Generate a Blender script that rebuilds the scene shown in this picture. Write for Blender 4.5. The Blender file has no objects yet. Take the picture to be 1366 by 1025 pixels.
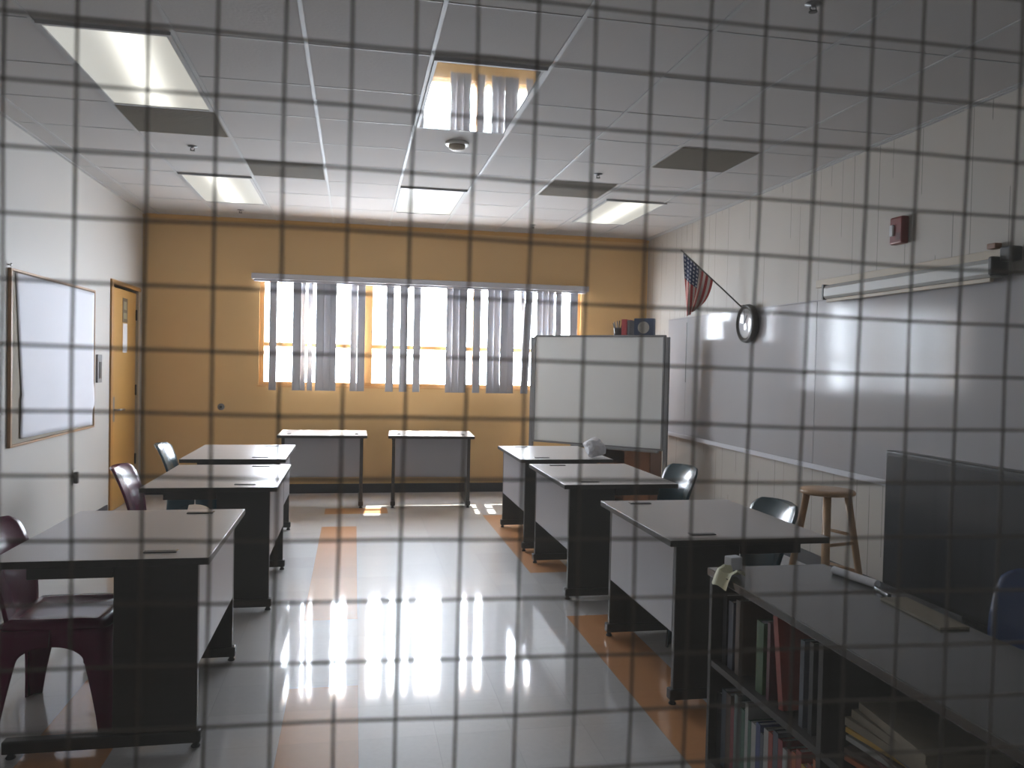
import bpy, math, random
from math import sin, cos, pi, radians
from mathutils import Vector, Matrix
random.seed(7)
COL = bpy.context.scene.collection
XL, XR, YB, HC, YF = -2.245, 3.440, 9.283, 3.022, 0.23

# ---------------------------------------------------------------- materials
def mat(name, col, rough=.5, metal=0., spec=.5, coat=0., noise=0., nscale=20., bump=0., bscale=60.,
        stretch=(1, 1, 1), emit=None, estr=0., trans=0.):
    m = bpy.data.materials.new(name); m.use_nodes = True
    nt = m.node_tree; N = nt.nodes; L = nt.links
    b = N['Principled BSDF']
    b.inputs['Base Color'].default_value = (*col, 1)
    b.inputs['Roughness'].default_value = rough
    b.inputs['Metallic'].default_value = metal
    b.inputs['Specular IOR Level'].default_value = spec
    b.inputs['Coat Weight'].default_value = coat
    b.inputs['Coat Roughness'].default_value = .08
    if emit:
        b.inputs['Emission Color'].default_value = (*emit, 1)
        b.inputs['Emission Strength'].default_value = estr
    tc = N.new('ShaderNodeTexCoord'); mp = N.new('ShaderNodeMapping')
    mp.inputs['Scale'].default_value = stretch
    L.new(tc.outputs['Object'], mp.inputs['Vector'])
    if noise:
        n = N.new('ShaderNodeTexNoise'); n.inputs['Scale'].default_value = nscale
        n.inputs['Detail'].default_value = 4
        L.new(mp.outputs[0], n.inputs['Vector'])
        mx = N.new('ShaderNodeMix'); mx.data_type = 'RGBA'
        mx.inputs['A'].default_value = (*[max(0, c * (1 - noise)) for c in col], 1)
        mx.inputs['B'].default_value = (*[min(1, c * (1 + noise)) for c in col], 1)
        L.new(n.outputs['Fac'], mx.inputs['Factor'])
        L.new(mx.outputs['Result'], b.inputs['Base Color'])
    if bump:
        n2 = N.new('ShaderNodeTexNoise'); n2.inputs['Scale'].default_value = bscale
        n2.inputs['Detail'].default_value = 3
        L.new(mp.outputs[0], n2.inputs['Vector'])
        bp = N.new('ShaderNodeBump'); bp.inputs['Strength'].default_value = bump
        bp.inputs['Distance'].default_value = .002
        L.new(n2.outputs['Fac'], bp.inputs['Height']); L.new(bp.outputs[0], b.inputs['Normal'])
    if trans:
        out = N['Material Output']
        t = N.new('ShaderNodeBsdfTranslucent'); t.inputs['Color'].default_value = (*col, 1)
        ms = N.new('ShaderNodeMixShader'); ms.inputs[0].default_value = trans
        L.new(b.outputs[0], ms.inputs[1]); L.new(t.outputs[0], ms.inputs[2])
        L.new(ms.outputs[0], out.inputs['Surface'])
    return m

M = {}
M['ochre'] = mat('ochre_paint', (.70, .455, .20), .45, noise=.04, nscale=3, bump=.15, bscale=90)
M['ochre_trim'] = mat('ochre_trim', (.66, .38, .12), .5)
M['white_wall'] = mat('cream_paint', (.52, .50, .475), .55, noise=.03, nscale=2, bump=.12, bscale=80)
M['corridor'] = mat('corridor_paint', (.45, .44, .44), .7, noise=.03, nscale=3)
M['base'] = mat('rubber_base', (.035, .036, .042), .45, noise=.1)
M['tbar'] = mat('grid_metal', (.42, .42, .42), .5, spec=.25, noise=.03)
M['grille'] = mat('return_grille', (.27, .24, .20), .7, noise=.15, nscale=120)
M['laminate'] = mat('grey_laminate', (.52, .48, .46), .32, noise=.04, nscale=60)
M['panel'] = mat('grey_panel', (.32, .31, .33), .36, noise=.04, nscale=80)
M['charcoal'] = mat('charcoal_metal', (.040, .036, .033), .42, noise=.12, nscale=60)
M['black'] = mat('black_plastic', (.012, .012, .014), .35, noise=.1)
M['chrome'] = mat('bright_metal', (.6, .6, .62), .25, metal=.9, noise=.05)
M['alu'] = mat('aluminium', (.30, .31, .32), .35, metal=.6, noise=.05)
M['grey_metal'] = mat('grey_metal', (.20, .20, .205), .45, metal=.2, noise=.06)
M['burgundy'] = mat('burgundy_plastic', (.13, .008, .050), .27, spec=.3, coat=.15, noise=.1, nscale=15, bump=.05, bscale=200)
M['teal'] = mat('teal_plastic', (.020, .062, .085), .24, coat=.15, noise=.1, nscale=15, bump=.05, bscale=200)
M['navy'] = mat('navy_plastic', (.025, .060, .18), .24, coat=.15, noise=.1, nscale=15, bump=.05, bscale=200)
M['wood'] = mat('stool_wood', (.46, .28, .15), .4, noise=.25, nscale=12, stretch=(6, 6, .6))
M['door_wood'] = mat('door_wood', (.48, .265, .07), .4, noise=.12, nscale=8, stretch=(3, 8, .4))
M['door_frame'] = mat('door_frame_paint', (.42, .20, .045), .45, noise=.05)
M['jamb'] = mat('dark_red_jamb_paint', (.20, .075, .02), .5, noise=.05)  # dark red-brown paint of the door reveal
M['jamb_pale'] = mat('pale_jamb', (.42, .36, .28), .5, noise=.05)
M['brown_wood'] = mat('cabinet_wood', (.22, .085, .032), .4, noise=.25, nscale=10, stretch=(4, 4, .5))
M['tan_wood'] = mat('cabinet_side_wood', (.42, .22, .06), .4, noise=.2, nscale=10, stretch=(4, 4, .5))
M['shelf_dark'] = mat('bookcase_laminate', (.030, .024, .021), .5, noise=.2, nscale=18, stretch=(6, 1, 6))
M['shelf_top'] = mat('bookcase_top_laminate', (.040, .037, .034), .20, coat=.25, noise=.12, nscale=14, stretch=(1, .4, 1))
M['whiteboard'] = mat('whiteboard', (.70, .71, .70), .30, noise=.02, nscale=5)
M['wallboard'] = mat('glossy_wallboard', (.41, .40, .41), .12, spec=.11, noise=.03, nscale=4)
M['tack'] = mat('tackboard', (.34, .30, .25), .9, noise=.1, nscale=80)
M['frame_wood'] = mat('thin_wood_frame', (.40, .24, .13), .5, noise=.2, nscale=30)
M['paper'] = mat('butcher_paper', (.72, .73, .80), .75, noise=.03, nscale=4, bump=.4, bscale=6)
M['white_paper'] = mat('white_paper', (.80, .80, .84), .7, noise=.02)
M['cream_paper'] = mat('cream_paper', (.66, .64, .42), .7, noise=.06)
M['tan_paper'] = mat('tan_paper', (.22, .18, .125), .7, noise=.15, nscale=40)
M['slat'] = mat('blind_vane', (.46, .46, .49), .55, noise=.05, nscale=8, stretch=(20, 20, 1), trans=.085)
M['valance'] = mat('blind_valance', (.50, .50, .54), .5, noise=.04)
M['win_frame'] = mat('window_frame_paint', (.62, .34, .12), .5, noise=.05)
M['red'] = mat('alarm_red', (.15, .003, .006), .35, noise=.05)
M['lens'] = mat('strobe_lens', (.6, .6, .62), .15, noise=.05)
M['screen'] = mat('tv_screen', (.022, .023, .030), .28, coat=.1, noise=.05)
M['off_white'] = mat('off_white_plastic', (.62, .60, .56), .4, noise=.03)
M['screen_case'] = mat('screen_case', (.42, .42, .40), .4, noise=.04)
M['beige_trim'] = mat('beige_trim', (.44, .37, .28), .5, noise=.06)
M['clock_face'] = mat('clock_face', (.60, .61, .64), .08, coat=1., noise=.02)
M['clockhand'] = mat('clock_hand', (.02, .02, .02), .4, noise=.05)
M['mirror'] = mat('mirror_lens', (.86, .88, .88), .035, metal=1., noise=.01)

def colmat(name, c, rough=.5):
    if name not in M: M[name] = mat(name, c, rough, noise=.12, nscale=40)
    return M[name]

# ---------------------------------------------------------------- mesh builder
class MB:
    def __init__(s): s.v = []; s.f = []; s.mi = []
    def add(s, vs, fs, mi=0, T=None):
        o = len(s.v)
        s.v += [tuple(T @ Vector(p)) if T else tuple(p) for p in vs]
        s.f += [tuple(i + o for i in f) for f in fs]; s.mi += [mi] * len(fs)
    def box(s, a, b, mi=0, T=None, top=None):
        x0, y0, z0 = a; x1, y1, z1 = b
        vs = [(x0, y0, z0), (x1, y0, z0), (x1, y1, z0), (x0, y1, z0), (x0, y0, z1), (x1, y0, z1), (x1, y1, z1), (x0, y1, z1)]
        fs = [(0, 3, 2, 1), (4, 5, 6, 7), (0, 1, 5, 4), (1, 2, 6, 5), (2, 3, 7, 6), (3, 0, 4, 7)]
        s.add(vs, fs, mi, T)
        if top is not None: s.mi[-5] = top
    def tube(s, pts, r, n=10, mi=0, T=None, caps=True):
        pts = [Vector(p) for p in pts]; rs = r if isinstance(r, (list, tuple)) else [r] * len(pts)
        rings = []
        for i, p in enumerate(pts):
            d = (pts[min(i + 1, len(pts) - 1)] - pts[max(i - 1, 0)]).normalized()
            up = Vector((0, 0, 1)) if abs(d.z) < .9 else Vector((1, 0, 0))
            a = d.cross(up).normalized(); b = a.cross(d)
            rings.append([p + (a * cos(2 * pi * k / n) + b * sin(2 * pi * k / n)) * rs[i] for k in range(n)])
        vs = [q for g in rings for q in g]
        fs = [(i * n + k, i * n + (k + 1) % n, (i + 1) * n + (k + 1) % n, (i + 1) * n + k) for i in range(len(pts) - 1) for k in range(n)]
        if caps: fs += [tuple(range(n))[::-1], tuple((len(pts) - 1) * n + k for k in range(n))]
        s.add(vs, fs, mi, T)
    def lathe(s, prof, n=32, mi=0, T=None):   # prof (r,z) about z
        vs = [(r * cos(2 * pi * k / n), r * sin(2 * pi * k / n), z) for r, z in prof for k in range(n)]
        fs = [(i * n + k, i * n + (k + 1) % n, (i + 1) * n + (k + 1) % n, (i + 1) * n + k) for i in range(len(prof) - 1) for k in range(n)]
        fs += [tuple(range(n))[::-1], tuple((len(prof) - 1) * n + k for k in range(n))]
        s.add(vs, fs, mi, T)
    def grid(s, fn, nu, nv, mi=0, T=None):
        vs = [fn(i / nu, j / nv) for i in range(nu + 1) for j in range(nv + 1)]
        fs = [(i * (nv + 1) + j, i * (nv + 1) + j + 1, (i + 1) * (nv + 1) + j + 1, (i + 1) * (nv + 1) + j) for i in range(nu) for j in range(nv)]
        s.add(vs, fs, mi, T)
    def obj(s, name, mats, parent=None, bevel=0, smooth=False, solid=0, loc=None, fix=True, seg=2):
        me = bpy.data.meshes.new(name); me.from_pydata(s.v, [], s.f)
        if not isinstance(mats, (list, tuple)): mats = [mats]
        for m in mats: me.materials.append(m)
        me.polygons.foreach_set('material_index', s.mi)
        me.validate(); me.update()
        if fix:
            import bmesh
            bm = bmesh.new(); bm.from_mesh(me); bmesh.ops.recalc_face_normals(bm, faces=bm.faces); bm.to_mesh(me); bm.free()
        if smooth: me.polygons.foreach_set('use_smooth', [True] * len(me.polygons))
        o = bpy.data.objects.new(name, me); COL.objects.link(o)
        if parent: o.parent = parent
        if loc: o.location = loc
        if solid:
            m = o.modifiers.new('thick', 'SOLIDIFY'); m.thickness = solid; m.offset = 0
        if bevel:
            m = o.modifiers.new('bevel', 'BEVEL'); m.width = bevel; m.segments = seg; m.limit_method = 'ANGLE'; m.angle_limit = radians(40)
        return o

def bx(name, a, b, m, parent=None, bevel=0, T=None, **k):
    mb = MB(); mb.box(a, b, T=T); return mb.obj(name, m, parent, bevel=bevel, **k)
def tag(o, label=None, cat=None, group=None, kind=None):
    if label: o['label'] = label
    if cat: o['category'] = cat
    if group: o['group'] = group
    if kind: o['kind'] = kind
    return o
def thing(name, loc, label, cat, rz=0, group=None):
    o = bpy.data.objects.new(name, None); COL.objects.link(o)
    o.location = loc; o.rotation_euler = (0, 0, rz); o.empty_display_size = .1
    return tag(o, label, cat, group)
def copy_tree(o, parent=None):
    c = o.copy(); COL.objects.link(c)
    if parent: c.parent = parent
    for ch in list(o.children): copy_tree(ch, c)
    return c
def struct(o): o['kind'] = 'structure'; return o

# ---------------------------------------------------------------- floor with inlaid tiles
def floor_mat():
    m = bpy.data.materials.new('vinyl_tile'); m.use_nodes = True
    nt = m.node_tree; N = nt.nodes; L = nt.links; b = N['Principled BSDF']
    tc = N.new('ShaderNodeTexCoord'); sp = N.new('ShaderNodeSeparateXYZ'); L.new(tc.outputs['Object'], sp.inputs[0])
    def mt(op, a, c=None, cl=False):
        n = N.new('ShaderNodeMath'); n.operation = op; n.use_clamp = cl
        for i, q in enumerate((a, c)):
            if q is None: continue
            if isinstance(q, (int, float)): n.inputs[i].default_value = q
            else: L.new(q, n.inputs[i])
        return n.outputs[0]
    X, Y = sp.outputs[0], sp.outputs[1]
    def rect(x0, x1, y0, y1):
        a = mt('MULTIPLY', mt('GREATER_THAN', X, x0), mt('LESS_THAN', X, x1))
        c = mt('MULTIPLY', mt('GREATER_THAN', Y, y0), mt('LESS_THAN', Y, y1))
        return mt('MULTIPLY', a, c)
    x0 = .0374; t = .305
    rects = [(x0 - t, x0, 4.72, 7.39), (x0 - t, x0, -.5, 3.744), (x0 + 4 * t, x0 + 5 * t, 5.62, 7.83),
             (x0 + 4 * t, x0 + 5 * t, -.5, 4.62), (x0 - t, x0 + t, 8.0, 8.305), (x0 - 4 * t, x0 - 3 * t, -.5, 3.98)]
    f = None
    for r in rects:
        q = rect(*r); f = q if f is None else mt('MAXIMUM', f, q)
    # per-tile tone and thin joints
    u = mt('DIVIDE', mt('SUBTRACT', X, x0), t); v = mt('DIVIDE', mt('SUBTRACT', Y, .145), t)
    cb = N.new('ShaderNodeCombineXYZ'); L.new(mt('FLOOR', u), cb.inputs[0]); L.new(mt('FLOOR', v), cb.inputs[1])
    wn = N.new('ShaderNodeTexWhiteNoise'); wn.noise_dimensions = '2D'; L.new(cb.outputs[0], wn.inputs['Vector'])
    ns = N.new('ShaderNodeTexNoise'); ns.inputs['Scale'].default_value = 45; ns.inputs['Detail'].default_value = 6
    L.new(tc.outputs['Object'], ns.inputs['Vector'])
    k = mt('ADD', mt('MULTIPLY', wn.outputs[0], .10), mt('MULTIPLY', ns.outputs['Fac'], .16)); k = mt('ADD', k, .87)
    fu = mt('FRACT', u); fv = mt('FRACT', v)
    j = mt('MAXIMUM', mt('LESS_THAN', fu, .008), mt('LESS_THAN', fv, .008))
    k = mt('SUBTRACT', k, mt('MULTIPLY', j, .18))
    mx = N.new('ShaderNodeMix'); mx.data_type = 'RGBA'; L.new(f, mx.inputs['Factor'])
    mx.inputs['A'].default_value = (.57, .55, .54, 1); mx.inputs['B'].default_value = (.62, .29, .12, 1)
    vm = N.new('ShaderNodeVectorMath'); vm.operation = 'SCALE'; L.new(mx.outputs['Result'], vm.inputs[0]); L.new(k, vm.inputs['Scale'])
    L.new(vm.outputs[0], b.inputs['Base Color'])
    b.inputs['Coat Weight'].default_value = .75
    n3 = N.new('ShaderNodeTexNoise'); n3.inputs['Scale'].default_value = 5; n3.inputs['Detail'].default_value = 5
    L.new(tc.outputs['Object'], n3.inputs['Vector'])
    L.new(mt('ADD', mt('MULTIPLY', n3.outputs['Fac'], .06), .030), b.inputs['Coat Roughness'])
    b.inputs['Roughness'].default_value = .38; b.inputs['Specular IOR Level'].default_value = .22
    bp = N.new('ShaderNodeBump'); bp.inputs['Strength'].default_value = .08; bp.inputs['Distance'].default_value = .002
    L.new(n3.outputs['Fac'], bp.inputs['Height']); L.new(bp.outputs[0], b.inputs['Normal'])
    return m

def ceiling_mat():
    m = mat('acoustic_tile', (.44, .42, .405), .9, noise=.06, nscale=1.2, bump=.9, bscale=55)
    return m

def right_wall_mat():
    # painted panelling with thin irregular vertical grooves
    m = bpy.data.materials.new('grooved_panel_wall'); m.use_nodes = True
    nt = m.node_tree; N = nt.nodes; L = nt.links; b = N['Principled BSDF']
    tc = N.new('ShaderNodeTexCoord'); sp = N.new('ShaderNodeSeparateXYZ'); L.new(tc.outputs['Object'], sp.inputs[0])
    def mt(op, a, c=None):
        n = N.new('ShaderNodeMath'); n.operation = op
        for i, q in enumerate((a, c)):
            if q is None: continue
            if isinstance(q, (int, float)): n.inputs[i].default_value = q
            else: L.new(q, n.inputs[i])
        return n.outputs[0]
    y = mt('DIVIDE', sp.outputs[1], .14); cell = mt('FLOOR', y); fr = mt('FRACT', y)
    z = mt('FLOOR', mt('ADD', mt('MULTIPLY', sp.outputs[2], 1.6), mt('MULTIPLY', cell, .37)))
    cb = N.new('ShaderNodeCombineXYZ'); L.new(cell, cb.inputs[0]); L.new(z, cb.inputs[1])
    wn = N.new('ShaderNodeTexWhiteNoise'); wn.noise_dimensions = '2D'; L.new(cb.outputs[0], wn.inputs['Vector'])
    line = mt('MULTIPLY', mt('LESS_THAN', fr, .05), mt('GREATER_THAN', wn.outputs[0], .45))
    line = mt('MULTIPLY', line, mt('ADD', mt('MULTIPLY', wn.outputs[0], .6), .1))
    ns = N.new('ShaderNodeTexNoise'); ns.inputs['Scale'].default_value = 2
    L.new(tc.outputs['Object'], ns.inputs['Vector'])
    k = mt('SUBTRACT', mt('ADD', .96, mt('MULTIPLY', ns.outputs['Fac'], .08)), mt('MULTIPLY', line, .8))
    cc = N.new('ShaderNodeVectorMath'); cc.operation = 'SCALE'; cc.inputs[0].default_value = (.43, .395, .355); L.new(k, cc.inputs['Scale'])
    L.new(cc.outputs[0], b.inputs['Base Color']); b.inputs['Roughness'].default_value = .55
    return m

struct(bx('floor', (XL - .3, -2.4, -.1), (XR + .3, YB + .2, 0), floor_mat()))
struct(bx('ceiling', (XL - .3, -2.4, HC), (XR + .3, YB + .2, HC + .1), ceiling_mat()))
struct(bx('wall_left', (XL - .2, YF - .12, 0), (XL, 8.12, HC), M['white_wall']))
w = MB(); w.box((XL - .2, 8.12, 2.17), (XL, 9.11, HC)); w.box((XL - .2, 9.11, 0), (XL, YB + .2, HC)); w.box((XL - .2, 8.12, 0), (XL - .16, 9.11, 2.17))
struct(w.obj('wall_left_door_surround', M['white_wall']))
struct(bx('wall_right', (XR, YF - .12, 0), (XR + .2, YB + .2, HC), right_wall_mat()))
# back wall around the window opening
WX0, WX1, WZ0, WZ1 = -1.04, 2.62, 1.205, 2.375
w = MB(); T = .26
w.box((XL, YB, 0), (WX0, YB + T, HC)); w.box((WX1, YB, 0), (XR, YB + T, HC))
w.box((WX0, YB, 0), (WX1, YB + T, WZ0)); w.box((WX0, YB, WZ1), (WX1, YB + T, HC))
struct(w.obj('wall_back', M['ochre']))
# front wall (corridor side) around the wired glass
w = MB(); a, b = YF - .12, YF; PX0, PX1, PZ0, PZ1 = -.78, .80, .97, 2.13
w.box((XL, a, 0), (PX0, b, HC)); w.box((PX1, a, 0), (XR, b, HC)); w.box((PX0, a, 0), (PX1, b, PZ0)); w.box((PX0, a, PZ1), (PX1, b, HC))
struct(w.obj('wall_front', M['corridor']))
w = MB(); w.box((XL - .3, -2.4, 0), (XR + .3, -2.2, HC)); w.box((XL - .3, -2.2, 0), (XL - .1, a, HC)); w.box((XR + .1, -2.2, 0), (XR + .3, a, HC))
struct(w.obj('wall_corridor', M['corridor']))
struct(bx('baseboard_back', (XL, YB - .012, 0), (XR, YB, .105), M['base']))
w = MB(); w.box((XL, YF, 0), (XL + .012, 8.06, .105)); struct(w.obj('baseboard_left', M['base']))
struct(bx('baseboard_right', (XR - .012, YF, 0), (XR, YB - .012, .105), M['base']))
# cornice line where ochre wall meets ceiling
struct(bx('trim_1', (XL, YB - .02, HC - .045), (XR, YB, HC), M['ochre_trim']))

# ceiling grid
w = MB(); cx = .3534; cy = 4.085; P = .61
for i in range(-4, 6):
    x = cx + P * i
    if XL < x < XR: w.box((x - .010, YF, HC - .006), (x + .010, YB - .02, HC + .002))
n = -6
while cy + P * n < YB:
    y = cy + P * n
    if y > YF: w.box((XL, y - .005, HC - .002), (XR, y + .005, HC + .002))
    n += 1
struct(w.obj('trim_2', M['tbar']))
w = MB(); w.box((XL, YF, HC - .01), (XL + .025, YB - .02, HC)); w.box((XR - .025, YF, HC - .01), (XR, YB - .02, HC))
struct(w.obj('trim_3', M['tbar']))

def schlick(nt, f0=.04):
    N = nt.nodes; L = nt.links
    lw = N.new('ShaderNodeLayerWeight'); lw.inputs['Blend'].default_value = .5
    p = N.new('ShaderNodeMath'); p.operation = 'POWER'; L.new(lw.outputs['Facing'], p.inputs[0]); p.inputs[1].default_value = 5
    q = N.new('ShaderNodeMath'); q.operation = 'MULTIPLY_ADD'; L.new(p.outputs[0], q.inputs[0]); q.inputs[1].default_value = 1 - f0; q.inputs[2].default_value = f0
    return q
# ---------------------------------------------------------------- window at the back
wn = thing('window_1', ((WX0 + WX1) / 2, YB + .06, WZ0), None, None); struct(wn)
ox, oy, oz = wn.location
w = MB(); fy0, fy1 = -.03, .03
W2 = (WX1 - WX0) / 2; HZ = WZ1 - WZ0
w.box((-W2, fy0, 0), (-W2 + .05, fy1, HZ)); w.box((W2 - .05, fy0, 0), (W2, fy1, HZ))
w.box((-W2 + .05, fy0, 0), (W2 - .05, fy1, .04)); w.box((-W2 + .05, fy0, HZ - .04), (W2 - .05, fy1, HZ))
w.obj('window_frame', M['win_frame'], wn, bevel=.004)
for mx_ in (.145, 1.375):
    q = MB(); q.box((mx_ - .045 - ox, fy0 - .02, .04), (mx_ + .045 - ox, fy1, HZ - .04)); q.obj('mullion', M['win_frame'], wn, bevel=.004)
edges = [-W2 + .05, .10 - ox, .19 - ox, 1.33 - ox, 1.42 - ox, W2 - .05]
gl = bpy.data.materials.new('window_glass'); gl.use_nodes = True
nt = gl.node_tree; N = nt.nodes; L = nt.links; N.remove(N['Principled BSDF'])
tr = N.new('ShaderNodeBsdfTransparent'); tr.inputs[0].default_value = (.95, .97, .97, 1)
gg = N.new('ShaderNodeBsdfGlossy'); gg.inputs['Roughness'].default_value = .02
fr = schlick(nt); ms = N.new('ShaderNodeMixShader')
L.new(fr.outputs[0], ms.inputs[0]); L.new(tr.outputs[0], ms.inputs[1]); L.new(gg.outputs[0], ms.inputs[2]); L.new(ms.outputs[0], N['Material Output'].inputs[0])
for k in range(0, 6, 2):
    q = MB(); q.box((edges[k], -.022, .43), (edges[k + 1], .022, .475)); q.obj('muntin', M['win_frame'], wn, bevel=.003)
    q = MB(); q.box((edges[k], -.003, .04), (edges[k + 1], .003, HZ - .04)); q.obj('window_pane', gl, wn)
struct(bx('trim_4', (WX0 - .012, YB - .012, WZ0 - .02), (WX1 + .012, YB + .03, WZ0), M['win_frame']))

# vertical blinds
SY = 9.19  # plane the vanes hang in
bl = thing('vertical_blind', (.79, SY, 2.36), 'long vertical blind with grey vanes hanging unevenly across the bright window', 'blind')
ox2, oy2, oz2 = bl.location
bx('valance', (-1.115 - ox2, -.045, -.0), (2.675 - ox2, YB - SY - .001, .062), M['valance'], bl, bevel=.006)
bx('track', (-1.09 - ox2, -.02, -.022), (2.65 - ox2, .02, 0), M['valance'], bl)
slats = [(-0.92, -0.85), (-0.676, -0.591), (-0.587, -0.543), (-0.515, -0.465), (-0.427, -0.344), (-0.35, -0.275), (-0.29, -0.213),
         (-0.051, 0.014), (0.025, 0.1), (0.34, 0.418), (0.495, 0.571), (0.645, 0.719), (1.015, 1.081), (1.089, 1.162), (1.166, 1.244),
         (1.328, 1.404), (1.489, 1.561), (1.57, 1.636), (1.645, 1.724), (1.724, 1.797), (1.874, 1.915), (1.935, 2.012), (2.07, 2.133),
         (2.142, 2.204), (2.209, 2.267), (2.294, 2.358), (2.466, 2.55)]
vane_me = None
for k, (a, b) in enumerate(slats):
    ph = math.atan((a + b) / 2 / SY); ang = -ph + (1 if a > 0 else -1) * math.acos(min(1, 1.12 * (b - a) * cos(ph) / .089))
    if vane_me is None:
        q = MB(); q.grid(lambda u, v: ((u - .5) * .089, .006 * (1 - (2 * u - 1) ** 2), -1.185 * v), 6, 1)
        o = q.obj('vane', M['slat'], bl, smooth=True, solid=.0012); vane_me = o
    else:
        o = vane_me.copy(); COL.objects.link(o); o.parent = bl
    o.location = ((a + b) / 2 - ox2, -.0 + .004 * (k % 2), -.022); o.rotation_euler = (0, 0, ang)
    if k == 20: o.rotation_euler = (0, radians(-3.2), ang)
    if k == 21: o.rotation_euler = (0, radians(2.2), ang)
    cl = MB() if k == 0 else None

# ---------------------------------------------------------------- wired glass we look through
wp = thing('window_2', (.01, YF - .06, PZ0), None, None); struct(wp)
O = Vector((-.06532, .16909, 1.5529)); di = Vector((.99965, -.02427, -.01077)).normalized(); dj = Vector((-.01068, .00354, -.99994)).normalized()
nn = di.cross(dj).normalized()
def loc(v): return Vector(v) - wp.location
w = MB(); e = .004
w.box((-.79, -.05, 0), (-.745, .05, 1.16)); w.box((.745, -.05, 0), (.79, .05, 1.16)); w.box((-.745, -.05, 0), (.745, .05, .045)); w.box((-.745, -.05, 1.115), (.745, .05, 1.16))
w.obj('window_frame', M['grey_metal'], wp, bevel=.004)
# pane: 6 mm slab
pm = bpy.data.materials.new('wired_glass'); pm.use_nodes = True
nt = pm.node_tree; N = nt.nodes; L = nt.links; N.remove(N['Principled BSDF'])
tr = N.new('ShaderNodeBsdfTransparent'); tr.inputs[0].default_value = (.975, .985, .98, 1)
gg = N.new('ShaderNodeBsdfGlossy'); gg.inputs['Roughness'].default_value = .03
df = N.new('ShaderNodeBsdfDiffuse'); df.inputs[0].default_value = (.55, .58, .56, 1)  # diffuse film put into the glass as haze, for the veil of reflected light
fr = schlick(nt)
m1 = N.new('ShaderNodeMixShader'); m2 = N.new('ShaderNodeMixShader')
dn = N.new('ShaderNodeTexNoise'); dn.inputs['Scale'].default_value = 9; tcn = N.new('ShaderNodeTexCoord'); L.new(tcn.outputs['Object'], dn.inputs['Vector'])
dm = N.new('ShaderNodeMath'); dm.operation = 'MULTIPLY'; dm.inputs[1].default_value = .12; L.new(dn.outputs['Fac'], dm.inputs[0])
L.new(fr.outputs[0], m1.inputs[0]); L.new(tr.outputs[0], m1.inputs[1]); L.new(gg.outputs[0], m1.inputs[2])
L.new(dm.outputs[0], m2.inputs[0]); L.new(m1.outputs[0], m2.inputs[1]); L.new(df.outputs[0], m2.inputs[2]); L.new(m2.outputs[0], N['Material Output'].inputs[0])
s = .0127; sj = .0127 * .9845
i0, i1, j0, j1 = -55, 66, -45, 44
def gp(i, j, d=0): return loc(O + di * (i * s) + dj * (j * sj) + nn * d)
w = MB(); c = [(i0 + 1, j0 + 2), (i1 - 1, j0 + 2), (i1 - 1, j1 - 1), (i0 + 1, j1 - 1)]
vs = [gp(i, j, -.003) for i, j in c] + [gp(i, j, .003) for i, j in c]
w.add(vs, [(0, 1, 2, 3), (7, 6, 5, 4), (0, 4, 5, 1), (1, 5, 6, 2), (2, 6, 7, 3), (3, 7, 4, 0)])
w.obj('window_pane', pm, wp)
wm = mat('wire_metal', (.090, .076, .062), .7, metal=0, noise=.1)
w = MB(); rw = .00033
from mathutils import noise as mnoise
def wob(i, j, k):
    v = mnoise.noise_vector(Vector((i * .23, j * .23, 7.3 + k * 5))); return v.x * .00075, v.y * .00075
def wirepts(run, fixed, a, b):
    pts = []
    for t in range(a, b + 1):
        i, j = (fixed, t) if run == 'v' else (t, fixed)
        dx, dy = wob(i, j, 0)
        h = mnoise.noise(Vector((fixed * 3.1, t * .31, 2 if run == 'v' else 9))) * .0003
        pts.append(gp(i, j) + di * (dx + (h if run == 'v' else 0)) + dj * (dy + (h if run == 'h' else 0)) + nn * (.0002 if run == 'v' else -.0002))
    return pts
for i in range(i0 + 2, i1 - 1): w.tube(wirepts('v', i, j0 + 3, j1 - 2), rw, 5, caps=False)
for j in range(j0 + 3, j1 - 1): w.tube(wirepts('h', j, i0 + 2, i1 - 2), rw, 5, caps=False)
w.obj('wire_mesh', wm, wp, smooth=True, fix=False)

# ---------------------------------------------------------------- ceiling fixtures
def lens_mat(name, base, peak, ctr, wid, skew, tint):
    m = bpy.data.materials.new(name); m.use_nodes = True
    nt = m.node_tree; N = nt.nodes; L = nt.links; b = N['Principled BSDF']
    b.inputs['Base Color'].default_value = (.25, .25, .24, 1); b.inputs['Roughness'].default_value = .35
    b.inputs['Emission Color'].default_value = (*tint, 1)
    tc = N.new('ShaderNodeTexCoord'); sp = N.new('ShaderNodeSeparateXYZ'); L.new(tc.outputs['Object'], sp.inputs[0])
    def mt(op, a, c=None):
        n = N.new('ShaderNodeMath'); n.operation = op
        for i, q in enumerate((a, c)):
            if q is None: continue
            if isinstance(q, (int, float)): n.inputs[i].default_value = q
            else: L.new(q, n.inputs[i])
        return n.outputs[0]
    x = mt('ADD', sp.outputs[0], mt('MULTIPLY', sp.outputs[1], skew)); d = mt('DIVIDE', mt('SUBTRACT', x, ctr), wid)
    g = mt('POWER', 2.718, mt('MULTIPLY', mt('MULTIPLY', d, d), -1.0))
    L.new(mt('ADD', base, mt('MULTIPLY', g, peak)), b.inputs['Emission Strength'])
    return m
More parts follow.
